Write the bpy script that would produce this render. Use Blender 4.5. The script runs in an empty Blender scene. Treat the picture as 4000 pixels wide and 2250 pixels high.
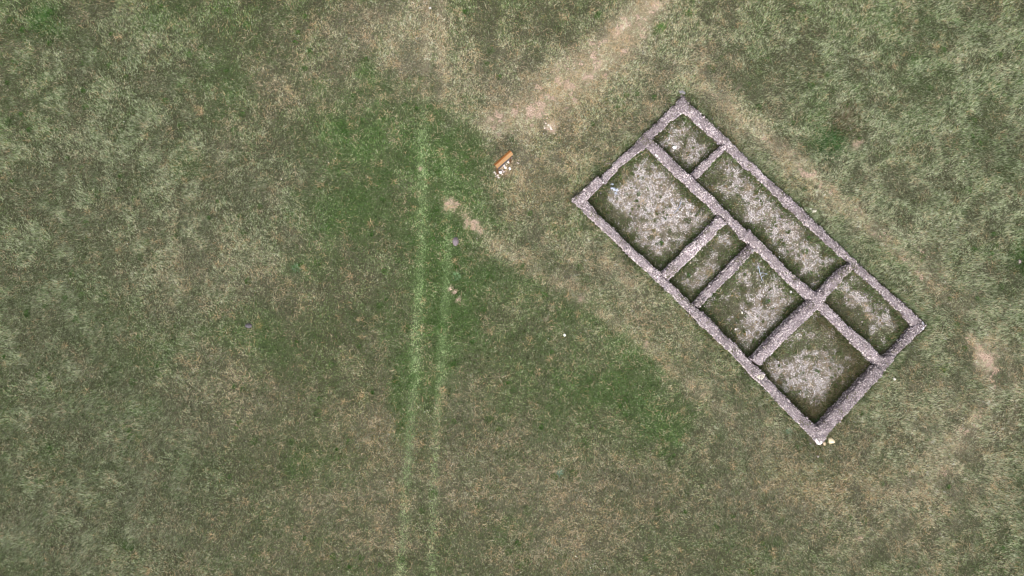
import bpy, math, random
import numpy as np
from mathutils import Vector, Matrix

C = bpy.context.scene.collection
scn = bpy.context.scene
R = math.radians
rng = np.random.default_rng(7)
random.seed(7)

# ------------------------------------------------------------------ camera, sky, sun, exposure
PPM = 75.0                      # photograph pixels (4000 wide) per metre on the ground
HC = 35.556                     # height of the drone above the ground
cam_d = bpy.data.cameras.new('camera'); cam = bpy.data.objects.new('camera', cam_d); C.objects.link(cam)
cam.location = (0, 0, HC); cam.rotation_euler = (0, 0, 0)
cam_d.sensor_width = 36; cam_d.lens = 24; cam_d.clip_start = 0.5; cam_d.clip_end = 4000
scn.camera = cam

SUN_EL, SUN_AZ = R(48), R(190)  # azimuth clockwise from +Y (top of the picture): light comes from the bottom of the picture
w = bpy.data.worlds.new('World'); scn.world = w; w.use_nodes = True
nt = w.node_tree
bg = nt.nodes['Background']
sky = nt.nodes.new('ShaderNodeTexSky'); sky.sky_type = 'NISHITA'; sky.sun_disc = False
sky.sun_elevation = SUN_EL; sky.sun_rotation = SUN_AZ
sky.air_density = 1.0; sky.dust_density = 6.0; sky.ozone_density = 1.0
hs = nt.nodes.new('ShaderNodeHueSaturation'); hs.inputs['Saturation'].default_value = 0.22
nt.links.new(sky.outputs[0], hs.inputs['Color']); nt.links.new(hs.outputs[0], bg.inputs['Color'])
bg.inputs['Strength'].default_value = 0.12

sun_d = bpy.data.lights.new('sun', 'SUN'); sun_d.energy = 1.3; sun_d.angle = R(40); sun_d.color = (1.0, 0.97, 0.93)
sun = bpy.data.objects.new('sun', sun_d); C.objects.link(sun)
sd = Vector((math.sin(SUN_AZ) * math.cos(SUN_EL), math.cos(SUN_AZ) * math.cos(SUN_EL), math.sin(SUN_EL)))
sun.rotation_euler = sd.to_track_quat('Z', 'Y').to_euler(); sun.location = sd * 60

scn.view_settings.view_transform = 'Standard'; scn.view_settings.look = 'None'
scn.view_settings.gamma = 1; scn.view_settings.use_curve_mapping = False
scn.view_settings.exposure = 0.95
scn.cycles.filter_width = 1.15

# ------------------------------------------------------------------ helpers
def P(px, py, z=0.0):
    """point of the place seen at that photograph pixel, at height z"""
    k = (HC - z) / HC / PPM
    return ((px - 2000.0) * k, -(py - 1125.0) * k, z)

DISP = 4000.0 / 2576.0
def lin(c):
    c = np.asarray(c, float) / 255.0
    return np.where(c <= 0.04045, c / 12.92, ((c + 0.055) / 1.055) ** 2.4)

_lat = {}
def vnoise(x, y, scale, seed):
    """smooth value noise 0..1"""
    if seed not in _lat: _lat[seed] = np.random.default_rng(1000 + seed).random((256, 256)).astype(np.float32)
    L = _lat[seed]
    u = np.asarray(x) / scale + 1000.37; v = np.asarray(y) / scale + 1000.71
    iu = np.floor(u).astype(np.int64); iv = np.floor(v).astype(np.int64)
    fu = u - iu; fv = v - iv
    fu = fu * fu * (3 - 2 * fu); fv = fv * fv * (3 - 2 * fv)
    a = L[iu & 255, iv & 255]; b = L[(iu + 1) & 255, iv & 255]
    c = L[iu & 255, (iv + 1) & 255]; d = L[(iu + 1) & 255, (iv + 1) & 255]
    return a * (1 - fu) * (1 - fv) + b * fu * (1 - fv) + c * (1 - fu) * fv + d * fu * fv
def fbm(x, y, scale, seed, octs=4, gain=0.55):
    s = 0; n = 0; a = 1.0
    for k in range(octs):
        ang = 0.6 * k + seed
        xr = x * math.cos(ang) - y * math.sin(ang); yr = x * math.sin(ang) + y * math.cos(ang)
        s = s + a * vnoise(xr, yr, scale / 2 ** k, seed * 7 + k); n += a; a *= gain
    return s / n
def sstep(a, b, x):
    t = np.clip((x - a) / (b - a), 0, 1); return t * t * (3 - 2 * t)

def mesh_from(name, verts, tris, cols=None, smooth=False):
    """verts (n,3), tris (m,3), cols (m,3) one colour per triangle"""
    verts = np.ascontiguousarray(verts, np.float32); tris = np.ascontiguousarray(tris, np.int32)
    me = bpy.data.meshes.new(name)
    m = len(tris)
    me.vertices.add(len(verts)); me.vertices.foreach_set('co', verts.ravel())
    me.loops.add(m * 3); me.loops.foreach_set('vertex_index', tris.ravel())
    me.polygons.add(m); me.polygons.foreach_set('loop_start', np.arange(0, 3 * m, 3, dtype=np.int32))
    if cols is not None:
        at = me.attributes.new('col', 'FLOAT_COLOR', 'FACE')
        c4 = np.ones((m, 4), np.float32); c4[:, :3] = cols
        at.data.foreach_set('color', c4.ravel())
    me.update(calc_edges=True)
    if smooth:
        me.polygons.foreach_set('use_smooth', np.ones(m, dtype=bool))
    return me
def link(name, me, mat, parent=None):
    o = bpy.data.objects.new(name, me); C.objects.link(o)
    if mat is not None and len(me.materials) == 0: me.materials.append(mat)
    if parent is not None: o.parent = parent
    return o
def tag(o, label=None, cat=None, group=None, kind=None):
    if label: o['label'] = label
    if cat: o['category'] = cat
    if group: o['group'] = group
    if kind: o['kind'] = kind
    return o

# ------------------------------------------------------------------ materials
def new_mat(name):
    m = bpy.data.materials.new(name); m.use_nodes = True
    t = m.node_tree; b = t.nodes['Principled BSDF']
    b.inputs['Roughness'].default_value = 0.92
    b.inputs['Specular IOR Level'].default_value = 0.15
    return m, t, b
def noise_node(t, scale, detail=4, rough=0.6, coord='Object'):
    tc = t.nodes.new('ShaderNodeTexCoord'); n = t.nodes.new('ShaderNodeTexNoise')
    n.inputs['Scale'].default_value = scale; n.inputs['Detail'].default_value = detail; n.inputs['Roughness'].default_value = rough
    t.links.new(tc.outputs[coord], n.inputs['Vector']); return n
def ramp(t, src, stops):
    r = t.nodes.new('ShaderNodeValToRGB'); cr = r.color_ramp
    while len(cr.elements) < len(stops): cr.elements.new(0.5)
    for e, (p, c) in zip(cr.elements, stops): e.position = p; e.color = (*c, 1)
    t.links.new(src, r.inputs[0]); return r
def mul(t, a, b, fac=1.0):
    m = t.nodes.new('ShaderNodeMix'); m.data_type = 'RGBA'; m.blend_type = 'MULTIPLY'; m.inputs['Factor'].default_value = fac
    t.links.new(a, m.inputs[6]); t.links.new(b, m.inputs[7]); return m.outputs[2]
def bump(t, b, h, strength, dist):
    bm = t.nodes.new('ShaderNodeBump'); bm.inputs['Strength'].default_value = strength; bm.inputs['Distance'].default_value = dist
    t.links.new(h, bm.inputs['Height']); t.links.new(bm.outputs[0], b.inputs['Normal'])

def attr_mat(name, scale=30.0, lo=0.75, hi=1.2, rough=0.92, bmp=0.0):
    m, t, b = new_mat(name)
    a = t.nodes.new('ShaderNodeAttribute'); a.attribute_name = 'col'
    n = noise_node(t, scale)
    r = ramp(t, n.outputs[0], [(0.3, (lo,) * 3), (0.7, (hi,) * 3)])
    t.links.new(mul(t, a.outputs['Color'], r.outputs[0]), b.inputs['Base Color'])
    b.inputs['Roughness'].default_value = rough
    if bmp: bump(t, b, n.outputs[0], 0.6, bmp)
    return m

M_stone = attr_mat('rubble stone', 40, 0.8, 1.18)
M_pebble = attr_mat('pale gravel', 40, 0.85, 1.12)
M_rock = attr_mat('limestone', 22, 0.72, 1.2, bmp=0.02)
M_core = attr_mat('lime mortar core', 18, 0.65, 1.25, bmp=0.03)

# grass blades: thin leaves, a little light comes through
M_grass = bpy.data.materials.new('grass blades'); M_grass.use_nodes = True
t = M_grass.node_tree; t.nodes.remove(t.nodes['Principled BSDF'])
a = t.nodes.new('ShaderNodeAttribute'); a.attribute_name = 'col'
d1 = t.nodes.new('ShaderNodeBsdfDiffuse'); d2 = t.nodes.new('ShaderNodeBsdfTranslucent'); mx = t.nodes.new('ShaderNodeMixShader')
mx.inputs[0].default_value = 0.28
t.links.new(a.outputs['Color'], d1.inputs[0]); t.links.new(a.outputs['Color'], d2.inputs[0])
t.links.new(d1.outputs[0], mx.inputs[1]); t.links.new(d2.outputs[0], mx.inputs[2])
t.links.new(mx.outputs[0], t.nodes['Material Output'].inputs[0])

# ground: vertex colour of the soil and thatch, broken up by fine noise
M_ground, t, b = new_mat('soil and thatch')
a = t.nodes.new('ShaderNodeAttribute'); a.attribute_name = 'col'
n1 = noise_node(t, 9, 5, 0.7); n2 = noise_node(t, 38, 3, 0.7)
r1 = ramp(t, n1.outputs[0], [(0.3, (0.7,) * 3), (0.7, (1.3,) * 3)]); r2 = ramp(t, n2.outputs[0], [(0.3, (0.7,) * 3), (0.7, (1.3,) * 3)])
t.links.new(mul(t, mul(t, a.outputs['Color'], r1.outputs[0]), r2.outputs[0]), b.inputs['Base Color'])
bump(t, b, n2.outputs[0], 0.8, 0.03)

def wood_mat(name, c1, c2, sc=1.0):
    m, t, b = new_mat(name)
    tc = t.nodes.new('ShaderNodeTexCoord'); mp = t.nodes.new('ShaderNodeMapping'); mp.inputs['Scale'].default_value = (3 * sc, 40 * sc, 40 * sc)
    n = t.nodes.new('ShaderNodeTexNoise'); n.inputs['Scale'].default_value = 1.0; n.inputs['Detail'].default_value = 5
    t.links.new(tc.outputs['Object'], mp.inputs[0]); t.links.new(mp.outputs[0], n.inputs['Vector'])
    r = ramp(t, n.outputs[0], [(0.3, c1), (0.68, c2)])
    t.links.new(r.outputs[0], b.inputs['Base Color']); b.inputs['Roughness'].default_value = 0.6
    bump(t, b, n.outputs[0], 0.3, 0.004)
    return m
M_wood = wood_mat('tan pine', lin((140, 104, 72)), lin((172, 138, 100)))
M_wood2 = wood_mat('orange brown pine', lin((140, 88, 52)), lin((196, 132, 76)))
M_post = wood_mat('brown stained post', lin((70, 50, 36)), lin((118, 88, 60)))
M_panel, t, b = new_mat('dark printed panel'); n = noise_node(t, 14)
r = ramp(t, n.outputs[0], [(0.3, lin((74, 70, 78))), (0.7, lin((104, 98, 104)))]); t.links.new(r.outputs[0], b.inputs['Base Color']); b.inputs['Roughness'].default_value = 0.4

# ------------------------------------------------------------------ the walls, read off the photograph (pixel on the wall top)
# name, top height, first edge, second edge, share of dark gaps, brightness
WALLS = [
 ('nw', 0.42, [(2670,374),(2566,472),(2498,538),(2420,616),(2333,703)], [(2688,426),(2660,442),(2570,519),(2529,566),(2467,616),(2417,659),(2370,714)], 0.16, 0.98,
  'north west outer wall with a ragged inner edge'),
 ('west_corner', 0.56, [(2236,782),(2265,754),(2330,689)], [(2276,800),(2300,776),(2357,716)], 0.06, 1.02, 'raised smooth stub of wall at the west corner'),
 ('sw_upper', 0.52, [(2234,780),(2302,848),(2393,932),(2440,980)], [(2268,757),(2293,782),(2365,861),(2430,924),(2474,966)], 0.08, 1.0, 'north half of the south west outer wall'),
 ('sw_middle', 0.46, [(2436,978),(2511,1047),(2619,1146),(2678,1208)], [(2470,962),(2504,995),(2585,1066),(2663,1147),(2712,1190)], 0.1, 1.06, None),
 ('sw_lower', 0.5, [(2674,1205),(2786,1313),(2880,1406),(2947,1484)], [(2708,1187),(2737,1211),(2842,1314),(2932,1401),(2990,1462)], 0.2, 1.0,
  'part of the south west wall with crumbling outer face'),
 ('sw_end', 0.46, [(2962,1488),(2990,1520),(3055,1588),(3148,1683),(3199,1738)], [(2992,1466),(3008,1488),(3086,1564),(3192,1668),(3228,1706)], 0.1, 0.96, None),
 ('se_lower', 0.56, [(3186,1700),(3189,1667),(3304,1549),(3415,1430)], [(3206,1733),(3245,1690),(3360,1566),(3455,1462)], 0.14, 0.9,
  'broad south east wall with a dark stained top'),
 ('se_middle', 0.44, [(3410,1436),(3449,1395)], [(3448,1470),(3500,1392)], 0.2, 0.86, None),
 ('se_upper', 0.34, [(3444,1400),(3494,1355),(3533,1311),(3570,1270)], [(3488,1405),(3506,1381),(3536,1360),(3595,1299),(3622,1272)], 0.22, 0.88,
  'low crumbled end of the south east wall'),
 ('ne_upper', 0.4, [(2668,374),(2684,390),(2821,514),(2883,580),(3000,694),(3060,742)], [(2664,428),(2734,491),(2815,560),(2846,588),(2914,650),(2971,703),(3030,762)], 0.24, 1.0,
  'upper part of the north east outer wall'),
 ('ne_middle', 0.36, [(3054,738),(3117,796),(3211,886),(3335,1007),(3351,1029)], [(3026,758),(3055,790),(3136,865),(3211,933),(3307,1017),(3330,1042)], 0.26, 0.92, None),
 ('ne_lower', 0.3, [(3345,1022),(3424,1090),(3471,1130),(3556,1206),(3595,1242),(3620,1272)], [(3320,1034),(3347,1057),(3421,1129),(3469,1171),(3533,1233),(3572,1280)], 0.26, 0.9,
  'narrow low end of the north east wall'),
 ('mid_a', 0.46, [(2548,540),(2607,597),(2676,664)], [(2522,566),(2573,619),(2616,661),(2650,690)], 0.1, 1.04, None),
 ('mid_b', 0.5, [(2674,662),(2728,712),(2809,787),(2861,846),(2926,906)], [(2648,688),(2709,746),(2747,781),(2809,843),(2862,888),(2898,928)], 0.1, 1.0,
  'upper half of the spine wall'),
 ('mid_c', 0.58, [(2931,898),(2993,961),(3074,1045),(3180,1137),(3224,1170)], [(2900,934),(2930,952),(2985,1000),(3075,1093),(3159,1173),(3190,1208)], 0.07, 1.1,
  'higher pale stretch of the spine wall'),
 ('mid_d', 0.46, [(3220,1178),(3314,1267),(3395,1338),(3452,1396)], [(3196,1204),(3283,1289),(3395,1404),(3425,1430)], 0.1, 1.0,
  'lower end of the spine wall'),
 ('cross_top', 0.4, [(2703,673),(2775,606),(2822,564)], [(2727,697),(2768,656),(2838,584)], 0.12, 1.0, 'thin partition closing the small north room'),
 ('cross_a', 0.56, [(2583,1064),(2637,1014),(2691,958),(2750,902),(2808,843)], [(2618,1093),(2666,1045),(2759,955),(2838,874)], 0.05, 1.16,
  'pale partition with scalloped edges that stops short of the spine wall'),
 ('cross_b', 0.42, [(2707,1182),(2786,1098),(2876,1003),(2929,950)], [(2735,1202),(2793,1140),(2867,1071),(2926,1006),(2960,972)], 0.34, 0.98,
  'partition blotched with dark moss'),
 ('cross_c', 0.66, [(2937,1400),(3050,1280),(3164,1170),(3200,1136)], [(2977,1427),(3084,1314),(3190,1217),(3230,1168)], 0.06, 1.06,
  'tall straight edged partition above the south room'),
 ('cross_d', 0.42, [(3197,1136),(3246,1081),(3290,1046),(3316,1028)], [(3231,1157),(3268,1126),(3303,1082),(3336,1052)], 0.12, 1.0,
  'short partition between the long room and the east room'),
]
def resample(pts, n):
    p = np.array(pts, float); d = np.r_[0, np.cumsum(np.hypot(*np.diff(p, axis=0).T))]
    s = np.linspace(0, d[-1], n); return np.c_[np.interp(s, d, p[:, 0]), np.interp(s, d, p[:, 1])]
wall_geo = []
seg_a, seg_b, seg_w = [], [], []
for nm, z, e1, e2, dark, bright, lab in WALLS:
    z = z * 0.78; A = np.array([P(x, y, z) for x, y in e1]); B = np.array([P(x, y, z) for x, y in e2])
    for E in (A, B):                       # let the ends run into the walls they meet
        if nm != 'cross_a': E[-1, :2] += (E[-1] - E[-2])[:2] / np.hypot(*(E[-1] - E[-2])[:2]) * 0.05
        E[0, :2] += (E[0] - E[1])[:2] / np.hypot(*(E[0] - E[1])[:2]) * 0.05
    L = np.hypot(*(A[-1] - A[0])[:2]); n = max(4, int(L / 0.07))
    A2 = resample(A[:, :2], n); B2 = resample(B[:, :2], n)
    wall_geo.append((nm, z, A2, B2, dark, bright, lab))
    k = max(2, int(L / 0.5)); idx = np.linspace(0, n - 1, k).astype(int)
    mid = (A2 + B2) / 2; wd = np.hypot(*(A2 - B2).T) / 2
    for i, j in zip(idx[:-1], idx[1:]): seg_a.append(mid[i]); seg_b.append(mid[j]); seg_w.append((wd[i] + wd[j]) / 2)
seg_a = np.array(seg_a); seg_b = np.array(seg_b); seg_w = np.array(seg_w)

# ------------------------------------------------------------------ what grows where (fields on a 10 cm raster)
GX0, GX1, GY0, GY1, GS = -34.0, 34.0, -22.0, 22.0, 0.1
gx = np.arange(GX0, GX1 + GS / 2, GS); gy = np.arange(GY0, GY1 + GS / 2, GS)
XX, YY = np.meshgrid(gx, gy, indexing='ij')
wallD = np.full(XX.shape, 9.0)                       # distance to the nearest wall face, negative inside the wall
for A, B, wd in zip(seg_a, seg_b, seg_w):
    lo = np.minimum(A, B) - 2.5; hi = np.maximum(A, B) + 2.5
    i0, i1 = np.searchsorted(gx, [lo[0], hi[0]]); j0, j1 = np.searchsorted(gy, [lo[1], hi[1]])
    x = XX[i0:i1, j0:j1]; y = YY[i0:i1, j0:j1]; d = B - A
    tt = np.clip(((x - A[0]) * d[0] + (y - A[1]) * d[1]) / (d @ d), 0, 1)
    q = np.hypot(x - A[0] - tt * d[0], y - A[1] - tt * d[1]) - wd
    wallD[i0:i1, j0:j1] = np.minimum(wallD[i0:i1, j0:j1], q)
def in_poly(x, y, poly):
    inside = np.zeros(x.shape, bool); n = len(poly)
    for i in range(n):
        x1, y1 = poly[i]; x2, y2 = poly[(i + 1) % n]
        c = ((y1 > y) != (y2 > y)); inside ^= c & (x < (x2 - x1) * (y - y1) / (y2 - y1 + 1e-12) + x1)
    return inside
corner = lambda x, y: P(x, y, 0.2)[:2]
BUILD = [corner(2670, 390), corner(3605, 1272), corner(3202, 1715), corner(2250, 782)]
inside = in_poly(XX, YY, BUILD)

# warped coordinates so that no patch keeps a clean outline
WX = XX + (fbm(XX, YY, 2.2, 11) - 0.5) * 2.0 + (fbm(XX, YY, 0.5, 13, 3) - 0.5) * 0.7
WY = YY + (fbm(XX, YY, 2.2, 12) - 0.5) * 2.0 + (fbm(XX, YY, 0.5, 14, 3) - 0.5) * 0.7
PXW = (WX * PPM + 2000) / DISP; PYW = (1125 - WY * PPM) / DISP     # the same in display units of the survey list
PXN = (XX * PPM + 2000) / DISP; PYN = (1125 - YY * PPM) / DISP
SX = XX + (fbm(XX, YY, 0.5, 13, 3) - 0.5) * 0.8; SY = YY + (fbm(XX, YY, 0.5, 14, 3) - 0.5) * 0.8
PXS = (SX * PPM + 2000) / DISP; PYS = (1125 - SY * PPM) / DISP
def blobs(lst, px=PXW, py=PYW):
    f = np.zeros(XX.shape)
    for bl in lst:
        amp, cx, cy, rx, ry = bl[:5]; an = R(bl[5]) if len(bl) > 5 else 0
        dx = px - cx; dy = py - cy
        u = (dx * math.cos(an) + dy * math.sin(an)) / rx; v = (-dx * math.sin(an) + dy * math.cos(an)) / ry
        f += amp * np.exp(-(u * u + v * v) * 0.9)
    return f
LUSH = [(.8,1105,420,75,150),(.7,1120,600,90,150),(.75,1085,810,80,150),(.5,1070,960,60,90),(.5,1170,380,60,90),(.45,930,300,120,110),(.55,890,430,120,150),
 (.4,860,570,120,110),(.35,620,130,110,90),(.5,440,30,60,40),(.9,115,50,30,42,-50),(.8,0,95,22,40),(.5,480,420,50,40),(.7,910,205,22,20),(.4,1150,100,25,25),
 (.9,1000,1015,24,85),(.5,690,840,120,60),(.5,745,670,60,40),(.75,765,1165,35,45),(.85,1560,1000,75,55),(.9,1690,1085,70,60),(.6,1630,960,90,60),(.6,1600,880,150,55,42),
 (.35,1400,880,120,90),(.5,1330,720,120,55,40),(.4,1350,1010,130,80),(.3,1230,830,90,120),(1.0,2088,348,30,34,30),(.45,2050,300,40,60),(1.1,2562,652,18,34),(.8,1660,95,14,12),
 (.6,370,1110,16,22),(.5,1290,1340,60,30,-30),(.35,2240,640,60,30,45),(.25,2400,250,200,200),(.4,570,300,80,80),(.4,1240,540,60,40),(.3,1480,520,90,90,40),
 (.4,60,300,60,80),(.3,350,880,90,60),(.35,110,1180,60,80),(.4,20,1220,30,60),(.3,560,820,90,60),(.35,2200,60,150,60),(.3,1500,1150,120,60),(.4,950,560,70,60),(.3,1150,700,90,90)]
DRY = [(.32,1880,640,520,330,42),(.3,1600,330,260,160),(.3,2300,1200,330,260),(.25,1520,480,200,150),(.8,1075,70,60,120),(.55,1050,170,120,90),(.5,1000,90,90,90),(.5,1250,175,110,90),(.45,1180,270,90,50),(.8,1300,290,90,40,-35),(1.0,1400,225,110,48,-40),(.75,1510,150,110,44,-42),
 (1.1,1640,15,60,36,-40),(.9,1575,85,90,42,-45),(.6,1450,190,150,60,-40),(.4,1330,430,110,90),(.45,1290,420,50,60),(.8,1190,560,40,20,30),(.7,1120,515,35,18),(.5,1290,630,90,26,38),(.5,1420,710,90,30,40),
 (.65,1500,770,80,24,40),(.75,1640,880,110,24,42),(.65,1760,985,110,28,42),(.35,1500,600,160,70,45),(.45,1690,810,150,40,45),(.7,1795,838,120,13,42),(.5,1560,700,90,30,45),
 (.8,1830,265,110,24,42),(1.0,1960,385,110,28,45),(1.0,2060,485,100,24,45),(.6,2180,570,120,30,45),(.5,2290,670,100,34,42),(.9,2485,895,40,45),(.6,2430,1080,110,90),(.5,2390,1220,150,110),
 (.4,2100,1200,150,90),(.35,1980,1090,120,60),(.55,920,1090,100,60),(.5,1170,985,60,45),(.45,1480,1260,200,120),(.4,1230,1190,180,120),(.35,800,1290,180,100),(.4,1010,1300,160,100),
 (.45,580,360,40,55),(.35,830,250,90,60),(.35,880,80,100,70),(.5,980,40,80,50),(.35,600,1010,140,100),(.3,690,650,100,60),(.35,1750,120,100,80,-40),(.35,1700,230,90,60,-40),(.3,2250,1300,160,80),(.45,1400,1380,120,60),
 (.3,700,200,80,60),(.35,470,700,140,120),(.4,1960,1240,120,50)]
SAGE = [(.45,1900,420,700,400),(.4,2200,1000,380,420),(.6,300,300,260,260),(.75,120,760,180,360),(.6,480,650,170,220),(.7,120,1300,260,200),(.45,420,1150,160,220),(.7,2400,300,260,320),(.7,2530,620,110,320),(.6,2540,1200,90,220),(.5,2180,450,150,150),(.35,2200,1100,200,120),(.4,700,480,120,160)]  # pale grass; at the sides the oblique-view brightening is painted into the colour
BROWN = [(.6,1250,170,120,90),(.5,1180,250,80,60),(.5,1500,1270,260,120),(.45,1200,1180,180,110),(.5,520,1090,60,200),(.4,600,980,140,80),(.5,870,1290,200,100),(.5,1650,1300,200,100),(.6,2105,300,26,34),(.35,1990,1200,200,140),(.4,780,760,120,100),(.4,560,380,60,80),(.35,2260,1250,200,130),(.35,640,700,90,80),(.3,1130,1080,100,140)]
ORANGE = [(.5,1420,330,120,90,-40),(.5,1340,470,70,50),(.6,2010,455,45,20,45),(.6,1800,845,100,14,42),(.4,2090,1200,80,60),(.4,1960,1170,60,60),(.5,2060,1220,110,50),(.35,960,1090,80,60),(.3,1480,1290,80,60),(.5,1645,880,60,20,42),(.4,2160,690,30,10,45)]
BARE = [(1.4,1124,508,16,8,20),(1.0,1135,522,14,7,-20),(1.5,1188,561,17,8,20),(.9,1208,578,22,6,45),(1.2,1056,422,9,6),(1.1,1145,733,5,6),(1.1,1150,764,8,4,45),(1.1,1196,709,6,4,-40),(1.2,1622,868,9,6),
 (1.0,1022,543,7,4,45),(.75,2480,890,26,32,40),(.8,2500,930,30,10,60),(1.1,1868,208,12,6,-30),(1.1,1948,170,5,5),(.9,2151,358,5,14,-15),(.9,1380,318,20,12),(1.0,1650,12,18,10,-35),(.7,1500,180,40,8,-42),(.6,1430,230,40,10,-40),
 (.9,2030,432,22,6,45),(.7,1985,395,26,5,45),(.8,2245,632,9,5,45),(.8,2195,600,10,4,45),(.7,1440,260,26,8,-35),(1.0,2158,1346,7,6),(.8,1560,70,20,6,-45),(.7,1230,300,14,8),(.8,1380,790,8,4,40),(.7,1460,745,10,4,40),(.6,1190,640,8,5),(.7,1690,990,12,5,45),(.7,2300,770,9,4,40)]
GRAV = [(1.1,1720,345,38,36),(.9,1758,385,26,20),(1.1,1640,455,85,55,20),(1.2,1700,530,75,55),(.9,1590,500,50,50),(.9,1650,590,50,36),(1.1,1850,440,62,36,45),(1.2,1925,520,64,40,45),(1.2,2000,600,60,42,45),(1.1,2065,660,46,34),(.9,1795,410,30,25),
 (.9,1830,608,36,18,-42),(.85,1765,690,44,20,-42),(1.15,1935,765,46,62,20),(.9,1895,825,36,40),(1.0,1965,725,36,30),(.55,1830,730,40,40),(.6,1890,680,34,18),(1.3,2022,930,62,46),(1.1,2060,985,40,40),(.7,1970,960,40,40),(1.0,2175,755,50,26,45),(.7,2125,730,30,16,45),(.75,2232,800,24,36)]
n1 = fbm(XX, YY, 3.5, 21) - 0.5; n2 = fbm(XX, YY, 1.2, 22) - 0.5; n3 = fbm(XX, YY, 0.45, 23, 3) - 0.5; n4 = fbm(XX, YY, 5.0, 24) - 0.5
n5 = fbm(XX, YY, 0.8, 34, 3) - 0.5
F_lush = np.clip(blobs(LUSH) * (1 + 1.2 * n2) + 0.4 * n1 + 0.4 * n2 + 0.55 * n5 + 0.04, 0, 1.3)
F_dry = np.clip(blobs(DRY) * (1 + 0.9 * n3) + 0.18 - 0.25 * n1 + 0.15 * n4 + 0.45 * n3 + 0.35 * (fbm(XX, YY, 0.8, 25) - 0.5), 0, 1.4)
F_sage = np.clip(1.35 * blobs(SAGE) + 0.16 + 0.25 * n4 + 0.25 * n2, 0, 1.1)
F_brown = np.clip(0.65 * blobs(BROWN) + 0.05 + 0.25 * (fbm(XX, YY, 2.5, 26) - 0.5) + 0.2 * n3, 0, 1)
F_orange = np.clip(blobs(ORANGE) + 0.25 * (fbm(XX, YY, 1.5, 27) - 0.5), 0, 1)
BARE_RAW = np.clip(blobs(BARE, PXS, PYS), 0, 0.78) + 0.0
BARE_RAW = np.where(BARE_RAW > 0.1, BARE_RAW, -1.0)
F_bare = sstep(0.3, 0.8, BARE_RAW + 0.9 * n3)
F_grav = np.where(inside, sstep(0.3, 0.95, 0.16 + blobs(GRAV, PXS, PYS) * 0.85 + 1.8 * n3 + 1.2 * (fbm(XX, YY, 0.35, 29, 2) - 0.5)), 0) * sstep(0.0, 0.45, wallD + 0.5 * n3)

# the two wheel tracks: pale green strips of flattened grass
T1 = [(1068,250),(1065,380),(1062,480),(1060,620),(1052,750),(1045,900),(1038,1000),(1030,1100),(1024,1200),(1015,1330),(1003,1460)]
T2 = [(1120,300),(1125,480),(1128,600),(1122,720),(1113,850),(1108,960),(1097,1100),(1092,1250),(1085,1460)]
A1 = ([200,330,480,560,700,850,1000,1150,1300,1460], [.1,.6,.9,.7,.85,1.0,.9,.6,.45,.7])
A2 = ([300,430,520,620,720,850,1000,1150,1300,1460], [.0,.25,.5,.6,.95,.95,.7,.4,.4,.4])
F_track = np.zeros(XX.shape)
for T, AM, wd in ((T1, A1, 9.5), (T2, A2, 8.0)):
    T = np.array(T, float)
    xc = np.interp(PYN, T[:, 1], T[:, 0]) + 4 * (fbm(XX, YY, 1.5, 30) - 0.5)
    am = np.interp(PYN, *AM) * (PYN > 240)
    F_track = np.maximum(F_track, am * np.exp(-((PXN - xc) / wd) ** 2 * 0.9))
F_track *= 0.85 + 0.5 * fbm(XX, YY, 0.6, 31)

def band(T, widths, amps, wob=6):
    """strip along a surveyed line (display units): worn paths and wheel lines"""
    T = np.array(T, float); n = len(T); best = np.zeros(XX.shape)
    px = PXN + wob * 2 * (fbm(XX, YY, 1.1, 35, 3) - 0.5); py = PYN + wob * 2 * (fbm(XX, YY, 1.1, 36, 3) - 0.5)
    for i in range(n - 1):
        d = T[i + 1] - T[i]; t_ = np.clip(((px - T[i, 0]) * d[0] + (py - T[i, 1]) * d[1]) / (d @ d), 0, 1)
        q_ = np.hypot(px - T[i, 0] - t_ * d[0], py - T[i, 1] - t_ * d[1])
        wd_ = widths[i] * (1 - t_) + widths[i + 1] * t_; am_ = amps[i] * (1 - t_) + amps[i + 1] * t_
        best = np.maximum(best, am_ * np.exp(-(q_ / wd_) ** 2))
    return best
PATH = band([(1225,312),(1330,285),(1420,220),(1520,140),(1600,60),(1660,-25)], [26,44,52,44,36,30], [.75,.95,1.0,.95,.95,1.0], 14)
WORN = band([(1115,505),(1200,572),(1300,655),(1420,735),(1520,792),(1640,882),(1760,987),(1850,1065)], [13,13,16,16,14,16,20,16], [.8,.9,.6,.6,.7,.7,.6,.2], 8)
LINES = np.maximum.reduce([band([(1770,215),(1900,325),(2010,428),(2120,520),(2250,632),(2420,790)], [9,11,9,8,7,7], [.6,.8,.9,.7,.6,.5], 4),
    band([(1830,235),(1950,345),(2070,455),(2180,548),(2300,655),(2440,790)], [6,7,7,6,6,6], [.4,.6,.8,.7,.6,.4], 4),
    band([(2180,505),(2300,610),(2420,730),(2480,840),(2500,930)], [5,5,5,6,8], [.2,.4,.4,.5,.6], 5),
    band([(1785,820),(1850,885),(1915,955)], [7,8,7], [.6,.9,.5], 3), band([(2440,850),(2475,915),(2500,985)], [14,18,12], [.9,1.0,.5], 6),
    band([(2500,985),(2450,1060),(2390,1150),(2330,1240)], [16,24,26,24], [.5,.6,.5,.3], 14), band([(2530,880),(2560,980),(2540,1090)], [10,14,14], [.4,.5,.3], 10)])
TOPS = np.maximum(band([(1078,-20),(1072,120),(1066,250)], [9,9,10], [.8,.8,.3], 3), band([(1108,-20),(1110,120),(1112,240)], [9,8,8], [.9,.8,.3], 3))
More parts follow.
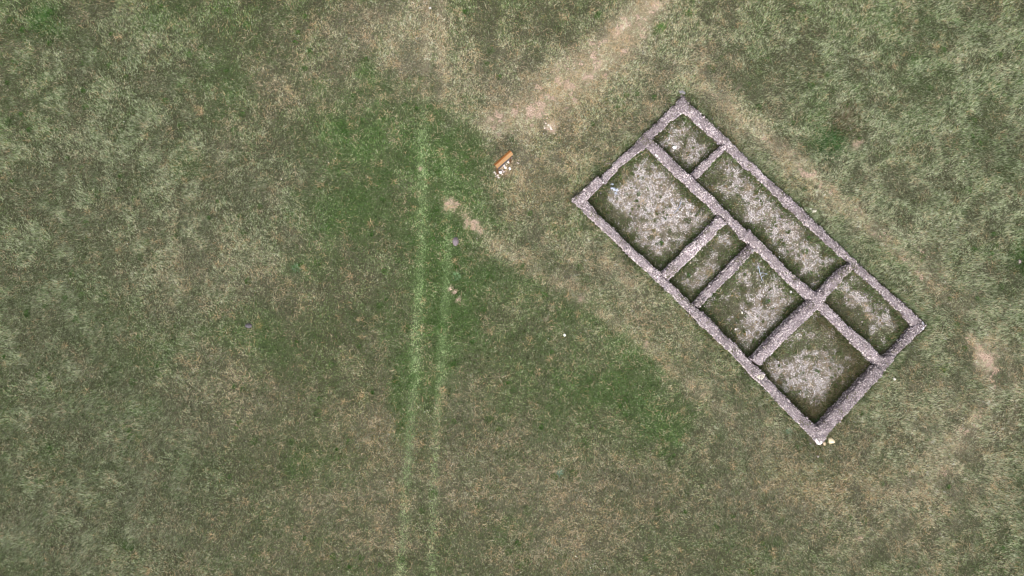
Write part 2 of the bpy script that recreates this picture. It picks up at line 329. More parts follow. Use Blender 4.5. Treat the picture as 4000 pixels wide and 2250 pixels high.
F_dry = np.clip(F_dry + (0.95 * PATH + 0.42 * WORN * (0.3 + 1.5 * sstep(0.4, 0.62, fbm(XX, YY, 1.4, 38, 3))) + 1.0 * LINES + 0.7 * TOPS) * (0.65 + 0.7 * fbm(XX, YY, 0.6, 37, 3)), 0, 1.6)
F_lush = np.clip(F_lush - 0.9 * PATH - 0.25 * WORN - 0.5 * LINES - 0.5 * TOPS, 0, 1.3)
F_worn = np.clip(PATH + 0.25 * WORN + 0.6 * LINES + 0.5 * TOPS, 0, 1)
wv = np.where(np.maximum(PATH, LINES) > 0.2, 0.46 * PATH + 0.40 * LINES, -1.0)
BARE_RAW = np.maximum(BARE_RAW, wv)
def sample(F, x, y):
    u = np.clip((x - GX0) / GS, 0, F.shape[0] - 1.001); v = np.clip((y - GY0) / GS, 0, F.shape[1] - 1.001)
    i = u.astype(np.int32); j = v.astype(np.int32); fu = u - i; fv = v - j
    return F[i, j] * (1 - fu) * (1 - fv) + F[i + 1, j] * fu * (1 - fv) + F[i, j + 1] * (1 - fu) * fv + F[i + 1, j + 1] * fu * fv

F_h = (fbm(XX, YY, 6, 41) - 0.5) * 0.12 + (fbm(XX, YY, 0.9, 42) - 0.5) * 0.06
F_h += np.where(inside, -0.10 - 0.14 * blobs([(1, 2060, 960, 90, 90)], PXN, PYN), 0) * sstep(-0.35, 0.1, wallD)
edge = sstep(0, 3, np.minimum(np.minimum(XX - GX0, GX1 - XX), np.minimum(YY - GY0, GY1 - YY)))
F_h *= edge
def bare_at(x, y): return sstep(0.5, 0.66, 0.62 * sample(BARE_RAW, x, y) + 2.6 * (fbm(x, y, 0.4, 28, 4, 0.75) - 0.5))
def ground_z(x, y): return sample(F_h, np.asarray(x, float), np.asarray(y, float))

# colours of the plants and soils
c_lush = lin((74, 108, 50)); c_olive = lin((98, 110, 66)); c_sage = lin((164, 171, 144)); c_straw = lin((196, 180, 154)); c_brown = lin((106, 101, 87))
c_orange = lin((186, 150, 100)); c_soil = lin((186, 164, 148)); c_track = lin((160, 184, 132)); c_humus = lin((70, 70, 52)); c_floor = lin((124, 114, 104)); c_teal = lin((100, 124, 92))

# ------------------------------------------------------------------ the ground sheet
def axis(lo, hi, step):
    core = np.arange(lo, hi + step / 2, step); g = []
    d = step
    p = hi
    while p < 900: d *= 1.55; p += d; g.append(p)
    g = np.array(g); return np.r_[-(g - hi)[::-1] + lo, core, g]
ax = axis(GX0, GX1, 0.2); ay = axis(GY0, GY1, 0.2)
gxv, gyv = np.meshgrid(ax, ay, indexing='ij')
inb = (gxv >= GX0) & (gxv <= GX1) & (gyv >= GY0) & (gyv <= GY1)
gz = np.where(inb, ground_z(gxv, gyv), 0)
S = lambda F: sample(F, gxv, gyv)[..., None]
colg = c_humus * (1 - 0.6 * S(F_dry)) + 0.6 * S(F_dry) * c_brown
colg = colg * (1 - 0.5 * np.clip(S(F_lush), 0, 1)) + 0.5 * np.clip(S(F_lush), 0, 1) * c_lush * 0.75
ins = sample(inside.astype(float), gxv, gyv)[..., None]
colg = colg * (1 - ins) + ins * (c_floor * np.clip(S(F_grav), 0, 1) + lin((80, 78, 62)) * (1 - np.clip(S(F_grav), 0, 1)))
wn_ = 0.7 * S(F_worn); colg = colg * (1 - wn_) + wn_ * lin((150, 136, 112))
colg = colg * (1 - S(F_bare)) + S(F_bare) * c_soil
hp = np.exp(-(((gxv - P(1967, 664)[0]) ** 2 + (gyv - P(1967, 664)[1]) ** 2) / 0.5 ** 2) ** 2)[..., None]
colg = colg * (1 - hp) + hp * lin((120, 104, 84))
far = c_olive * 0.8 * (0.8 + 0.4 * fbm(gxv, gyv, 9, 33)[..., None])
colg = np.where(inb[..., None], colg, far)
nx, ny = gxv.shape
idx = np.arange(nx * ny).reshape(nx, ny)
q = np.stack([idx[:-1, :-1], idx[1:, :-1], idx[1:, 1:], idx[:-1, 1:]], -1).reshape(-1, 4)
tris = np.concatenate([q[:, [0, 1, 2]], q[:, [0, 2, 3]]])
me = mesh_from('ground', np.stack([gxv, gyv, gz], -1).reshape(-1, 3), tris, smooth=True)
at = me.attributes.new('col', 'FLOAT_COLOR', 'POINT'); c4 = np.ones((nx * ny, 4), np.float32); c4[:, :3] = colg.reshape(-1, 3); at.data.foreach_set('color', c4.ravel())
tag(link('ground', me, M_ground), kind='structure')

# ------------------------------------------------------------------ small stones in bulk
PHI = (1 + 5 ** 0.5) / 2
ICO_V = np.array([(-1,PHI,0),(1,PHI,0),(-1,-PHI,0),(1,-PHI,0),(0,-1,PHI),(0,1,PHI),(0,-1,-PHI),(0,1,-PHI),(PHI,0,-1),(PHI,0,1),(-PHI,0,-1),(-PHI,0,1)]); ICO_V /= np.linalg.norm(ICO_V[0])
ICO_F = np.array([(0,11,5),(0,5,1),(0,1,7),(0,7,10),(0,10,11),(1,5,9),(5,11,4),(11,10,2),(10,7,6),(7,1,8),(3,9,4),(3,4,2),(3,2,6),(3,6,8),(3,8,9),(4,9,5),(2,4,11),(6,2,10),(8,6,7),(9,8,1)])
OCT_V = np.array([(1,0,0),(0,1,0),(-1,0,0),(0,-1,0),(0,0,1),(0,0,-1)], float)
OCT_F = np.array([(0,1,4),(1,2,4),(2,3,4),(3,0,4),(1,0,5),(2,1,5),(3,2,5),(0,3,5)])
def bulk_stones(pos, rad, col, V, F, flat=0.7, jit=0.25):
    n = len(pos); k = len(V)
    v = V[None] * (1 + jit * (rng.random((n, k, 1)) * 2 - 1)) + jit * 0.5 * (rng.random((n, k, 3)) - 0.5)
    v = v * (rad[:, None, None] * (0.75 + 0.5 * rng.random((n, 1, 3))))
    v[..., 2] *= flat
    an = rng.random(n) * 2 * np.pi; c, s = np.cos(an)[:, None], np.sin(an)[:, None]
    x = v[..., 0] * c - v[..., 1] * s; y = v[..., 0] * s + v[..., 1] * c
    v[..., 0] = x; v[..., 1] = y
    v += pos[:, None, :]
    f = (F[None] + (np.arange(n) * k)[:, None, None]).reshape(-1, 3)
    cc = np.repeat(col, len(F), axis=0)
    return v.reshape(-1, 3), f, cc

# twelve shapes of larger stone, shared by all facing stones
def rock_mesh(name, seed, sub=1, jit=0.22, chop=4, flat=0.8, col=(0.5, 0.47, 0.45), sx=1.0, sy=1.0, var=0.12):
    r = np.random.default_rng(seed)
    v = [tuple(p) for p in ICO_V]; f = [tuple(q) for q in ICO_F]
    for _ in range(sub):
        cache = {}; nf = []
        def midp(a, b):
            key = (min(a, b), max(a, b))
            if key not in cache:
                m = (np.array(v[a]) + np.array(v[b])); m /= np.linalg.norm(m); cache[key] = len(v); v.append(tuple(m))
            return cache[key]
        for a_, b_, c_ in f:
            ab, bc, ca = midp(a_, b_), midp(b_, c_), midp(c_, a_); nf += [(a_, ab, ca), (b_, bc, ab), (c_, ca, bc), (ab, bc, ca)]
        f = nf
    v = np.array(v)
    for _ in range(chop):                                    # chop flat faces off the lump
        d = r.normal(size=3); d[2] *= 0.6; d /= np.linalg.norm(d); h = 0.55 + 0.3 * r.random()
        s = v @ d; v = v - np.outer(np.maximum(s - h, 0), d)
    v = v * (1 + jit * 0.5 * (r.random((len(v), 1)) - 0.5))
    v[:, 0] *= sx; v[:, 1] *= sy; v[:, 2] *= flat
    f = np.array(f)
    cols = np.array(col) * (1 + var * (r.random((len(f), 1)) * 2 - 1)) * (1 + 0.04 * (r.random((len(f), 3)) - 0.5))
    me = mesh_from(name, v, f, cols); me.materials.append(M_rock)
    return me
FACE_STONES = [rock_mesh('stone', 200 + k, 1, 0.25, 5, 0.6, lin((150 + 4 * (k % 5), 140 + 4 * (k % 4), 143 + 5 * (k % 3))), 1.0, 0.7 + 0.05 * (k % 4)) for k in range(12)]

# ------------------------------------------------------------------ the ruin: one building, its walls are parts, their stones sub-parts
ruin = bpy.data.objects.new('ruined_building', None); C.objects.link(ruin); ruin.empty_display_size = 0.5
tag(ruin, 'long rectangular ruin of low grey rubble walls enclosing seven gravel rooms', 'ruin')
stone_cols = np.array([lin(c) for c in ((190,178,178),(176,165,168),(206,196,194),(154,143,149),(182,168,168),(166,157,166),(212,203,202),(142,131,137))])
for wi, (nm, z, A, B, dark, bright, lab) in enumerate(wall_geo):
    n = len(A); K = 7
    side = (A - B); wdt = np.hypot(*side.T)[:, None]; side = side / wdt
    s_arc = np.arange(n) * 0.07
    rag = 0.08 if nm in ('cross_c', 'west_corner', 'mid_c') else (0.26 if nm[:2] in ('ne', 'nw') or nm in ('se_upper', 'se_middle', 'sw_lower') else 0.16)
    ja = (fbm(s_arc, s_arc * 0 + wi * 3, 0.5, 51, 4, 0.65) - 0.5)[:, None] * rag; jb = (fbm(s_arc, s_arc * 0 + wi * 3 + 90, 0.5, 52, 4, 0.65) - 0.5)[:, None] * rag
    A_ = A + side * (ja - 0.06); B_ = B - side * (jb - 0.06)
    rows = []
    for k in range(K):
        f = k / (K - 1); p = A_ * (1 - f) + B_ * f
        crown = 0.03 * math.sin(math.pi * f)
        zz = z + crown + (fbm(p[:, 0], p[:, 1], 0.5, 53, 4) - 0.5) * 0.16 + (fbm(p[:, 0], p[:, 1], 0.1, 54, 2) - 0.5) * 0.05
        if k in (0, K - 1): zz = zz - 0.035
        rows.append(np.c_[p, zz])
    batter = 0.025
    la = np.c_[A_ + side * batter * 0.5 + (rng.random((n, 2)) - 0.5) * 0.05, np.full(n, z * 0.5)]; lb = np.c_[B_ - side * batter * 0.5 + (rng.random((n, 2)) - 0.5) * 0.05, np.full(n, z * 0.5)]
    ga = np.c_[A_ + side * batter, np.full(n, -0.6)]; gb = np.c_[B_ - side * batter, np.full(n, -0.6)]
    rows = [ga, la] + rows + [lb, gb]
    V = np.stack(rows, 1); m = V.shape[1]
    ids = np.arange(n * m).reshape(n, m)
    q = np.stack([ids[:-1, :-1], ids[1:, :-1], ids[1:, 1:], ids[:-1, 1:]], -1).reshape(-1, 4)
    tr = [q[:, [0, 1, 2]], q[:, [0, 2, 3]]]
    for row, flip in ((ids[0], False), (ids[-1], True)):
        fan = np.array([(row[0], row[i], row[i + 1]) for i in range(1, m - 1)]); tr.append(fan[:, ::-1] if flip else fan)
    tr = np.concatenate(tr)
    cen = V.reshape(-1, 3)[tr].mean(1)
    br = bright * (0.82 + 0.36 * fbm(cen[:, 0], cen[:, 1], 0.7, 55, 3))[:, None]
    wm = mesh_from('wall', V.reshape(-1, 3), tr, lin((122, 112, 115)) * br * (0.85 + 0.3 * rng.random((len(tr), 1))))
    wo = link('wall', wm, M_core, ruin)
    if lab: wo['label'] = lab
    # rubble set in the top
    L = n * 0.07; W = float(wdt.mean())
    cnt = int(L * W * 560)
    ii = rng.random(cnt) * (n - 1); i0 = ii.astype(int); fr = (ii - i0)[:, None]; ff = rng.random(cnt)
    a_ = A_[i0] * (1 - fr) + A_[i0 + 1] * fr; b_ = B_[i0] * (1 - fr) + B_[i0 + 1] * fr
    p = a_ * (1 - ff[:, None]) + b_ * ff[:, None]
    zz = z + 0.03 * np.sin(np.pi * ff) + (fbm(p[:, 0], p[:, 1], 0.5, 53, 4) - 0.5) * 0.16 + (fbm(p[:, 0], p[:, 1], 0.1, 54, 2) - 0.5) * 0.05
    gap = fbm(p[:, 0], p[:, 1], 0.45, 56, 3) + (rng.random(cnt) - 0.5) * 0.5
    keep = gap > 0.2 + dark * 0.5
    p, zz = p[keep], zz[keep]; cnt = len(p)
    rad = 0.014 + 0.019 * rng.random(cnt) ** 1.8
    col = stone_cols[rng.integers(0, 8, cnt)] * bright * (0.74 + 0.42 * rng.random((cnt, 1))) * (0.80 + 0.40 * fbm(p[:, 0], p[:, 1], 0.9, 57, 3))[:, None]
    lich = sstep(0.56, 0.72, fbm(p[:, 0], p[:, 1], 1.3, 59, 4, 0.6))[:, None]; col = col * 0.93; col = col * (1 - 0.5 * lich) + 0.5 * lich * lin((118, 108, 112))
    pale = sstep(0.6, 0.74, fbm(p[:, 0], p[:, 1], 0.8, 60, 3))[:, None]; col = col * (1 + 0.3 * pale)
    mossy = (rng.random(cnt) < 0.5 * sstep(0.6, 0.72, fbm(p[:, 0], p[:, 1], 0.6, 68, 3))); col[mossy] = lin((96, 94, 72)) * (0.7 + 0.5 * rng.random((mossy.sum(), 1)))
    dk = rng.random(cnt) < dark * 1.7 * sstep(0.42, 0.62, fbm(p[:, 0], p[:, 1], 0.5, 58, 2)); col[dk] *= 0.3
    pos1 = np.c_[p, zz + rad * 0.25]
    # and in the two faces
    cs = int(L * z * 2 * 110)
    ii = rng.random(cs) * (n - 1); i0 = ii.astype(int); fr = (ii - i0)[:, None]; sd_ = rng.random(cs) < 0.5
    a_ = A_[i0] * (1 - fr) + A_[i0 + 1] * fr + side[i0] * 0.02; b_ = B_[i0] * (1 - fr) + B_[i0 + 1] * fr - side[i0] * 0.02
    p2 = np.where(sd_[:, None], a_, b_); z2 = -0.05 + rng.random(cs) * (z + 0.02)
    rad2 = 0.03 + 0.03 * rng.random(cs)
    col2 = stone_cols[rng.integers(0, 8, cs)] * bright * (0.6 + 0.5 * rng.random((cs, 1)))
    v, f, cc = bulk_stones(np.r_[pos1, np.c_[p2, z2]], np.r_[rad, rad2], np.r_[col, col2], ICO_V, ICO_F, 0.75)
    ro = link('rubble', mesh_from('rubble', v, f, cc), M_stone, wo); ro['kind'] = 'stuff'
    # larger facing stones along both edges, each its own piece
    step = 0.5 if nm != 'cross_a' else 0.28
    for E, sg in ((A_, 1), (B_, -1)):
        s = 0.1 + 0.2 * random.random()
        while s < L - 0.1:
            i = min(n - 2, int(s / 0.07)); p = E[i] - side[i] * sg * 0.075
            so = bpy.data.objects.new('stone', random.choice(FACE_STONES)); C.objects.link(so); so.parent = wo
            r_ = random.uniform(0.055, 0.085)
            d = E[i + 1] - E[i]
            so.location = (p[0], p[1], z - 0.045 + random.uniform(-0.03, 0.02)); so.scale = (r_ * random.uniform(1.0, 1.5), r_, r_ * 1.0)
            so.rotation_euler = (random.uniform(-.15, .15), random.uniform(-.15, .15), math.atan2(d[1], d[0]) + random.uniform(-.3, .3))
            s += step * random.uniform(0.6, 1.5)
    if nm == 'sw_end':      # the white quoin at the southern tip
        me = rock_mesh('quoin', 901, 2, 0.08, 3, 0.5, lin((226, 220, 216)), 1, 1, 0.05)
        so = link('quoin', me, None, wo); x, y, _ = P(3199, 1722, z); so.location = (x, y, z + 0.0); so.scale = (0.21, 0.2, 0.17); so['label'] = 'white limestone quoin at the southern tip'
    if nm == 'sw_lower':
        me = rock_mesh('pale_block', 902, 2, 0.14, 4, 0.4, lin((208, 200, 182)), 1.3, 0.8, 0.1)
        so = link('pale_block', me, None, wo); x, y, _ = P(2970, 1474, z); so.location = (x, y, z - 0.02); so.scale = (0.17, 0.19, 0.12); so.rotation_euler = (0, 0, 0.2); so['label'] = 'cream coloured block on the wall top'
    if nm == 'se_upper':
        me = rock_mesh('pale_block', 903, 2, 0.2, 4, 0.5, lin((206, 204, 212)), 0.8, 1.3, 0.12)
        so = link('pale_block', me, None, wo); x, y, _ = P(3604, 1272, z); so.location = (x, y, z); so.scale = (0.12, 0.17, 0.1); so['label'] = 'bluish white block at the east corner'

# ------------------------------------------------------------------ gravel on the room floors, one spread per room
ROOMS = [('gravel', [(2669,434),(2815,560),(2703,675),(2557,549)]), ('gravel', [(2540,560),(2830,850),(2585,1066),(2293,782)]), ('gravel', [(2834,578),(3307,1017),(3199,1134),(2725,696)]),
         ('gravel', [(2837,872),(2927,952),(2709,1180),(2616,1091)]), ('gravel', [(2955,980),(3162,1172),(2939,1398),(2734,1199)]), ('gravel', [(3205,1212),(3415,1428),(3189,1667),(2976,1427)]),
         ('gravel', [(3324,1056),(3572,1278),(3450,1396),(3230,1165)])]
grav_cols = np.array([lin(c) for c in ((218,211,211),(206,200,202),(234,229,227),(174,168,169),(204,194,186),(190,187,193),(152,146,147))])
for nm, poly in ROOMS:
    pw = [P(x, y, 0.15)[:2] for x, y in poly]; pa = np.array(pw); lo, hi = pa.min(0) - 0.2, pa.max(0) + 0.2
    cnt = int((hi[0] - lo[0]) * (hi[1] - lo[1]) * 1300)
    x = lo[0] + rng.random(cnt) * (hi[0] - lo[0]); y = lo[1] + rng.random(cnt) * (hi[1] - lo[1])
    ok = in_poly(x, y, pw) & (sample(wallD, x, y) > 0.03) & (rng.random(cnt) < np.clip(sample(F_grav, x, y), 0.02, 1) * (0.12 + 0.85 * sstep(0.36, 0.58, fbm(x, y, 0.22, 66, 3, 0.7))))
    x, y = x[ok], y[ok]; cnt = len(x)
    rad = 0.012 + 0.017 * rng.random(cnt) ** 1.5
    col = grav_cols[rng.integers(0, 7, cnt)] * (0.55 + 0.72 * rng.random((cnt, 1)))
    v, f, cc = bulk_stones(np.c_[x, y, ground_z(x, y) + rad * 0.4], rad, col, OCT_V, OCT_F, 0.8)
    tag(link(nm, mesh_from(nm, v, f, cc), M_pebble), kind='stuff')

# ------------------------------------------------------------------ grass
def blades(x, y, L, W, tilt, az, col, z=None):
    n = len(x); z = ground_z(x, y) if z is None else z
    dx, dy = np.cos(az), np.sin(az)
    tip = np.c_[x + dx * L * np.sin(tilt), y + dy * L * np.sin(tilt), z + L * np.cos(tilt)]
    a_ = np.c_[x - dy * W / 2, y + dx * W / 2, z - 0.005]; b_ = np.c_[x + dy * W / 2, y - dx * W / 2, z - 0.005]
    V = np.stack([a_, b_, tip], 1).reshape(-1, 3)
    return V, np.arange(3 * n).reshape(-1, 3), col

HEAP = P(1967, 664, 0)[:2]
def make_grass(N):
    x = GX0 + rng.random(N) * (GX1 - GX0); y = GY0 + rng.random(N) * (GY1 - GY0)
    out = np.maximum(np.maximum(np.abs(x) - 27.2, np.abs(y) - 15.6), 0)
    D = sample(wallD, x, y); ins_ = in_poly(x, y, BUILD); gr = np.clip(sample(F_grav, x, y), 0, 1) * (0.55 + 0.45 * sstep(0.36, 0.58, fbm(x, y, 0.22, 66, 3, 0.7))); ba = bare_at(x, y); ba = np.maximum(ba, 0.93 * np.exp(-(((x - HEAP[0]) ** 2 + (y - HEAP[1]) ** 2) / 0.42 ** 2) ** 2))
    dens = np.where(out > 0, 0.35, 1.0) * np.where(ins_, 0.9 * (1 - 0.93 * gr), 1.0) * (1 - 0.9 * ba)
    ok = (rng.random(N) < dens) & (D > 0.0)
    x, y, D, ins_ = x[ok], y[ok], D[ok], ins_[ok]; n = len(x)
    lu, dr, sa, bw, og, tk = (sample(F, x, y) for F in (F_lush, F_dry, F_sage, F_brown, F_orange, F_track))
    clump = fbm(x, y, 0.22, 61, 2); micro = vnoise(x, y, 0.09, 63)
    near = np.exp(-np.maximum(D, 0) / 0.25)
    dr = np.where(ins_, 0.15 + 0.3 * (clump - 0.5), dr * (1 - 0.6 * near)); lu = np.where(ins_, 0.2 + 1.1 * np.exp(-D / 0.3) + 1.9 * (fbm(x, y, 1.0, 64, 3) - 0.5), lu + 0.4 * near)
    bw = np.where(ins_, 0.8 + 1.0 * (fbm(x, y, 1.3, 65, 3) - 0.5), bw)
    # which kind of blade
    wts = np.stack([0.22 + 1.3 * lu, 0.55 * np.ones(n), 0.05 + 1.15 * sa, np.clip(0.95 * dr - 0.05, 0.02, 2) * (0.55 + 1.1 * sstep(0.3, 0.72, clump)), 0.06 + 0.9 * bw, 0.75 * og, 4.0 * tk, 0.16 * lu], 1)
    wts[ins_, 2] *= 0.5
    cw = np.cumsum(wts, 1); pick = (cw < (rng.random(n) * cw[:, -1])[:, None]).sum(1)
    pal = np.stack([c_lush, c_olive, c_sage, c_straw, c_brown, c_orange, c_track, c_teal])
    mean = (wts / cw[:, -1:]) @ pal
    col = 0.7 * pal[pick] + 0.3 * mean
    col = col * (0.55 + 0.85 * rng.random((n, 1)) + 0.35 * (clump - 0.5)[:, None] + 1.1 * (micro - 0.5)[:, None] + 0.12)
    col = np.clip(col, 0.01, 0.6)
    wn = sample(F_worn, x, y); L = (0.05 + 0.08 * rng.random(n)) * (0.75 + 0.5 * clump) * (1 + 0.5 * sa) * (1 - 0.25 * np.clip(wn, 0, 1)); W = 0.014 + 0.018 * rng.random(n)
    L = np.where(ins_, L * (0.55 + 0.9 * np.exp(-D / 0.2)), L * (1 + 1.3 * near)); L *= 1 - 0.3 * np.clip(tk, 0, 1)
    az = fbm(x, y, 1.4, 62, 3) * 12 + rng.normal(0, 0.9, n)
    tilt = np.clip(rng.normal(0.68, 0.3, n) - 0.1 * sa + 0.45 * np.clip(tk + wn, 0, 1), 0.1, 1.5)
    dr_o = sample(F_dry, x, y)
    return x, y, L, W, tilt, az, col, ins_, tk, dr_o
x, y, L, W, tilt, az, col, ins_, tk, dr_o = make_grass(2750000)
trk = (tk > 0.35) & ~ins_; pth = (dr_o > 0.95) & ~ins_ & ~trk
for nm, msk in (('grass', ~ins_ & ~trk & ~pth), ('dry_grass', pth), ('track_grass', trk), ('room_weeds', ins_)):
    v, f, cc = blades(*(q_[msk] for q_ in (x, y, L, W, tilt, az, col)))
    tag(link(nm, mesh_from(nm, v, f, cc), M_grass), kind='stuff')
    print(nm, len(f))

# single long stalks of straw lying on the turf, thick where it is dry
n = 420000; sx = -29 + 58 * rng.random(n); sy = -17 + 34 * rng.random(n)
pr = (0.05 + 0.55 * np.clip(sample(F_dry, sx, sy), 0, 1.2)) * sstep(0.42, 0.68, fbm(sx, sy, 0.5, 67, 3)) * (sample(wallD, sx, sy) > 0.06) * np.where(in_poly(sx, sy, BUILD), 0.25, 1)
k = rng.random(n) < pr; sx, sy = sx[k], sy[k]; n = len(sx)
scol = np.stack([lin((206, 184, 152)), lin((190, 168, 136)), lin((216, 200, 172)), lin((196, 164, 124))])[rng.integers(0, 4, n)] * (0.7 + 0.45 * rng.random((n, 1)))
v, f, cc = blades(sx, sy, 0.12 + 0.22 * rng.random(n), 0.009 + 0.010 * rng.random(n), np.clip(rng.normal(1.2, 0.2, n), 0.5, 1.5), rng.random(n) * 6.283, scol, ground_z(sx, sy) + 0.05)
tag(link('straw', mesh_from('straw', v, f, cc), M_grass), kind='stuff'); print('straw', n)

# bits of rubble fallen along the wall feet
n = 60000; rx_ = 3 + 20 * rng.random(n); ry_ = -9 + 20 * rng.random(n); dd = sample(wallD, rx_, ry_)
k = (dd > 0.02) & (rng.random(n) < 0.3 * np.exp(-np.maximum(dd, 0) / 0.16) * sstep(0.4, 0.65, fbm(rx_, ry_, 0.9, 69, 2))); rx_, ry_ = rx_[k], ry_[k]; n = len(rx_)
v, f, cc = bulk_stones(np.c_[rx_, ry_, ground_z(rx_, ry_) + 0.03], 0.02 + 0.035 * rng.random(n) ** 2, stone_cols[rng.integers(0, 8, n)] * (0.6 + 0.4 * rng.random((n, 1))), ICO_V, ICO_F, 0.7)
tag(link('fallen_rubble', mesh_from('fallen_rubble', v, f, cc), M_stone), kind='stuff'); print('fallen', n)
# long grass leaning against the wall feet
n = 300000; rx_ = 3 + 20 * rng.random(n); ry_ = -9 + 20 * rng.random(n); dd = sample(wallD, rx_, ry_)
k = (dd > 0.03) & (dd < 0.8) & (rng.random(n) < np.exp(-np.maximum(dd, 0) / 0.22) * (0.25 + 0.9 * sstep(0.4, 0.6, fbm(rx_, ry_, 1.2, 70, 3)))); rx_, ry_ = rx_[k], ry_[k]; n = len(rx_)
gcol = np.stack([lin((70, 98, 48)), lin((88, 104, 58)), lin((104, 102, 72)), lin((140, 128, 100)), lin((80, 92, 62))])[rng.integers(0, 5, n)] * (0.6 + 0.6 * rng.random((n, 1)))
v, f, cc = blades(rx_, ry_, 0.12 + 0.2 * rng.random(n), 0.012 + 0.014 * rng.random(n), np.clip(rng.normal(0.7, 0.35, n), 0.05, 1.4), rng.random(n) * 6.283, gcol)
tag(link('long_grass', mesh_from('long_grass', v, f, cc), M_grass), kind='stuff'); print('long grass', n)

# tall dry weeds in the south room and at the wall feet
def tall_weeds(pts, per, spread, Lr, cols, seed):
    r = np.random.default_rng(seed); X, Y, LL, WW, TT, AZ, CC = [], [], [], [], [], [], []
    for px, py, amt in pts:
        n = int(per * amt); wx, wy, _ = P(px, py, 0)
        X.append(wx + r.normal(0, spread, n)); Y.append(wy + r.normal(0, spread, n)); LL.append(r.uniform(*Lr, n)); WW.append(r.uniform(0.008, 0.018, n))
        TT.append(np.clip(r.normal(0.75, 0.35, n), 0.05, 1.4)); AZ.append(r.random(n) * 6.283); CC.append(np.array(cols)[r.integers(0, len(cols), n)] * (0.7 + 0.6 * r.random((n, 1))))
    X, Y, LL, WW, TT, AZ, CC = map(np.concatenate, (X, Y, LL, WW, TT, AZ, CC))
    ok = sample(wallD, X, Y) > 0.02
    return blades(X[ok], Y[ok], LL[ok], WW[ok], TT[ok], AZ[ok], CC[ok])
pts = [(3355,1440,1),(3330,1400,1),(3385,1420,1),(3300,1470,.8),(3270,1545,1),(3240,1580,1),(3290,1520,.7),(3210,1600,1),(3180,1620,1),(3160,1600,.8),(3130,1570,.6),(3190,1645,.8),(3240,1250,.7),(3210,1260,.7),(3260,1290,.6),(3330,1350,.8),(3300,1330,.6),(3350,1480,.7),(3000,1440,.4)]
v, f, cc = tall_weeds(pts, 330, 0.26, (0.15, 0.42), [lin((128,116,92)), lin((104,100,66)), lin((150,138,112)), lin((84,92,54)), lin((112,98,84))], 71)
tag(link('tall_weeds', mesh_from('tall_weeds', v, f, cc), M_grass), kind='stuff')
# small tufts in the turf and on the room floors: green rosettes, radiating bursts of straw
X, Y, LL, WW, TT, AZ, CC = [], [], [], [], [], [], []
def burst(wx, wy, n, rad, Lr, tm, cols):
    a_ = rng.random(n) * 6.283; r_ = rad * np.sqrt(rng.random(n)); X.append(wx + r_ * np.cos(a_)); Y.append(wy + r_ * np.sin(a_)); LL.append(rng.uniform(*Lr, n)); WW.append(rng.uniform(0.010, 0.02, n))
    TT.append(np.clip(rng.normal(tm, 0.25, n), 0.1, 1.5)); AZ.append(a_ + rng.normal(0, 0.5, n)); CC.append(np.array(cols)[rng.integers(0, len(cols), n)] * (0.65 + 0.6 * rng.random((n, 1))))
for _ in range(900):
    wx, wy = rng.uniform(-28, 28), rng.uniform(-16.5, 16.5); u = rng.random()
    dry_ = float(sample(F_dry, np.array(wx), np.array(wy)))
    if u < 0.3 + 0.5 * dry_: burst(wx, wy, int(rng.integers(8, 26)), 0.10, (0.12, 0.3), 1.25, [lin((204,180,146)), lin((190,160,120)), lin((176,158,124))])
    else: burst(wx, wy, int(rng.integers(25, 120)), rng.uniform(0.06, 0.22), (0.06, 0.13), 0.8, [lin((72,108,48)), lin((86,118,58)), lin((64,96,50))])
for _ in range(2600):
    wx, wy = rng.uniform(3, 22), rng.uniform(-8.5, 10.5)
    if not in_poly(np.array([wx]), np.array([wy]), BUILD)[0]: continue
    g_ = float(sample(F_grav, np.array(wx), np.array(wy)))
    burst(wx, wy, int(rng.integers(10, 60)), rng.uniform(0.03, 0.12) * (1.2 - 0.4 * g_), (0.04, 0.10), 0.8, [lin((78,104,52)), lin((92,110,60)), lin((104,102,74)), lin((70,92,50))] if rng.random() < 0.75 else [lin((150,132,98)), lin((120,108,84))])
X, Y, LL, WW, TT, AZ, CC = map(np.concatenate, (X, Y, LL, WW, TT, AZ, CC)); ok = sample(wallD, X, Y) > 0.02
v, f, cc = blades(X[ok], Y[ok], LL[ok], WW[ok], TT[ok], AZ[ok], CC[ok], ground_z(X[ok], Y[ok]) + 0.03)
tag(link('weed_tufts', mesh_from('weed_tufts', v, f, cc), M_grass), kind='stuff'); print('tufts', len(f))
# white flowers sprinkled in the turf
fl = [(2030,480,9,40),(2010,470,4,20),(3675,1082,6,14),(2305,525,6,60),(2140,1310,4,60),(1660,1590,7,50),(2310,2220,14,45),(3265,1060,4,40),(2390,500,8,80),(3500,740,8,200),(2230,560,7,40),(2075,575,3,8),(3225,755,5,10),(900,1800,10,400),(500,600,10,400),(1400,300,14,300),(2900,300,12,300),(1500,1900,12,350),(3000,1950,12,400)]
fx, fy = [], []
for px, py, n, sp in fl:
    for _ in range(n): fx.append(P(px + random.gauss(0, sp), 0)[0]); fy.append(P(0, py + random.gauss(0, sp))[1])
fx, fy = np.array(fx), np.array(fy); ok = sample(wallD, fx, fy) > 0.1; fx, fy = fx[ok], fy[ok]
v, f, cc = bulk_stones(np.c_[fx, fy, ground_z(fx, fy) + 0.10], 0.012 + 0.018 * rng.random(len(fx)), np.tile(lin((236, 234, 226)), (len(fx), 1)), OCT_V, OCT_F, 0.4)
tag(link('white_flowers', mesh_from('white_flowers', v, f, cc), M_pebble), kind='stuff')
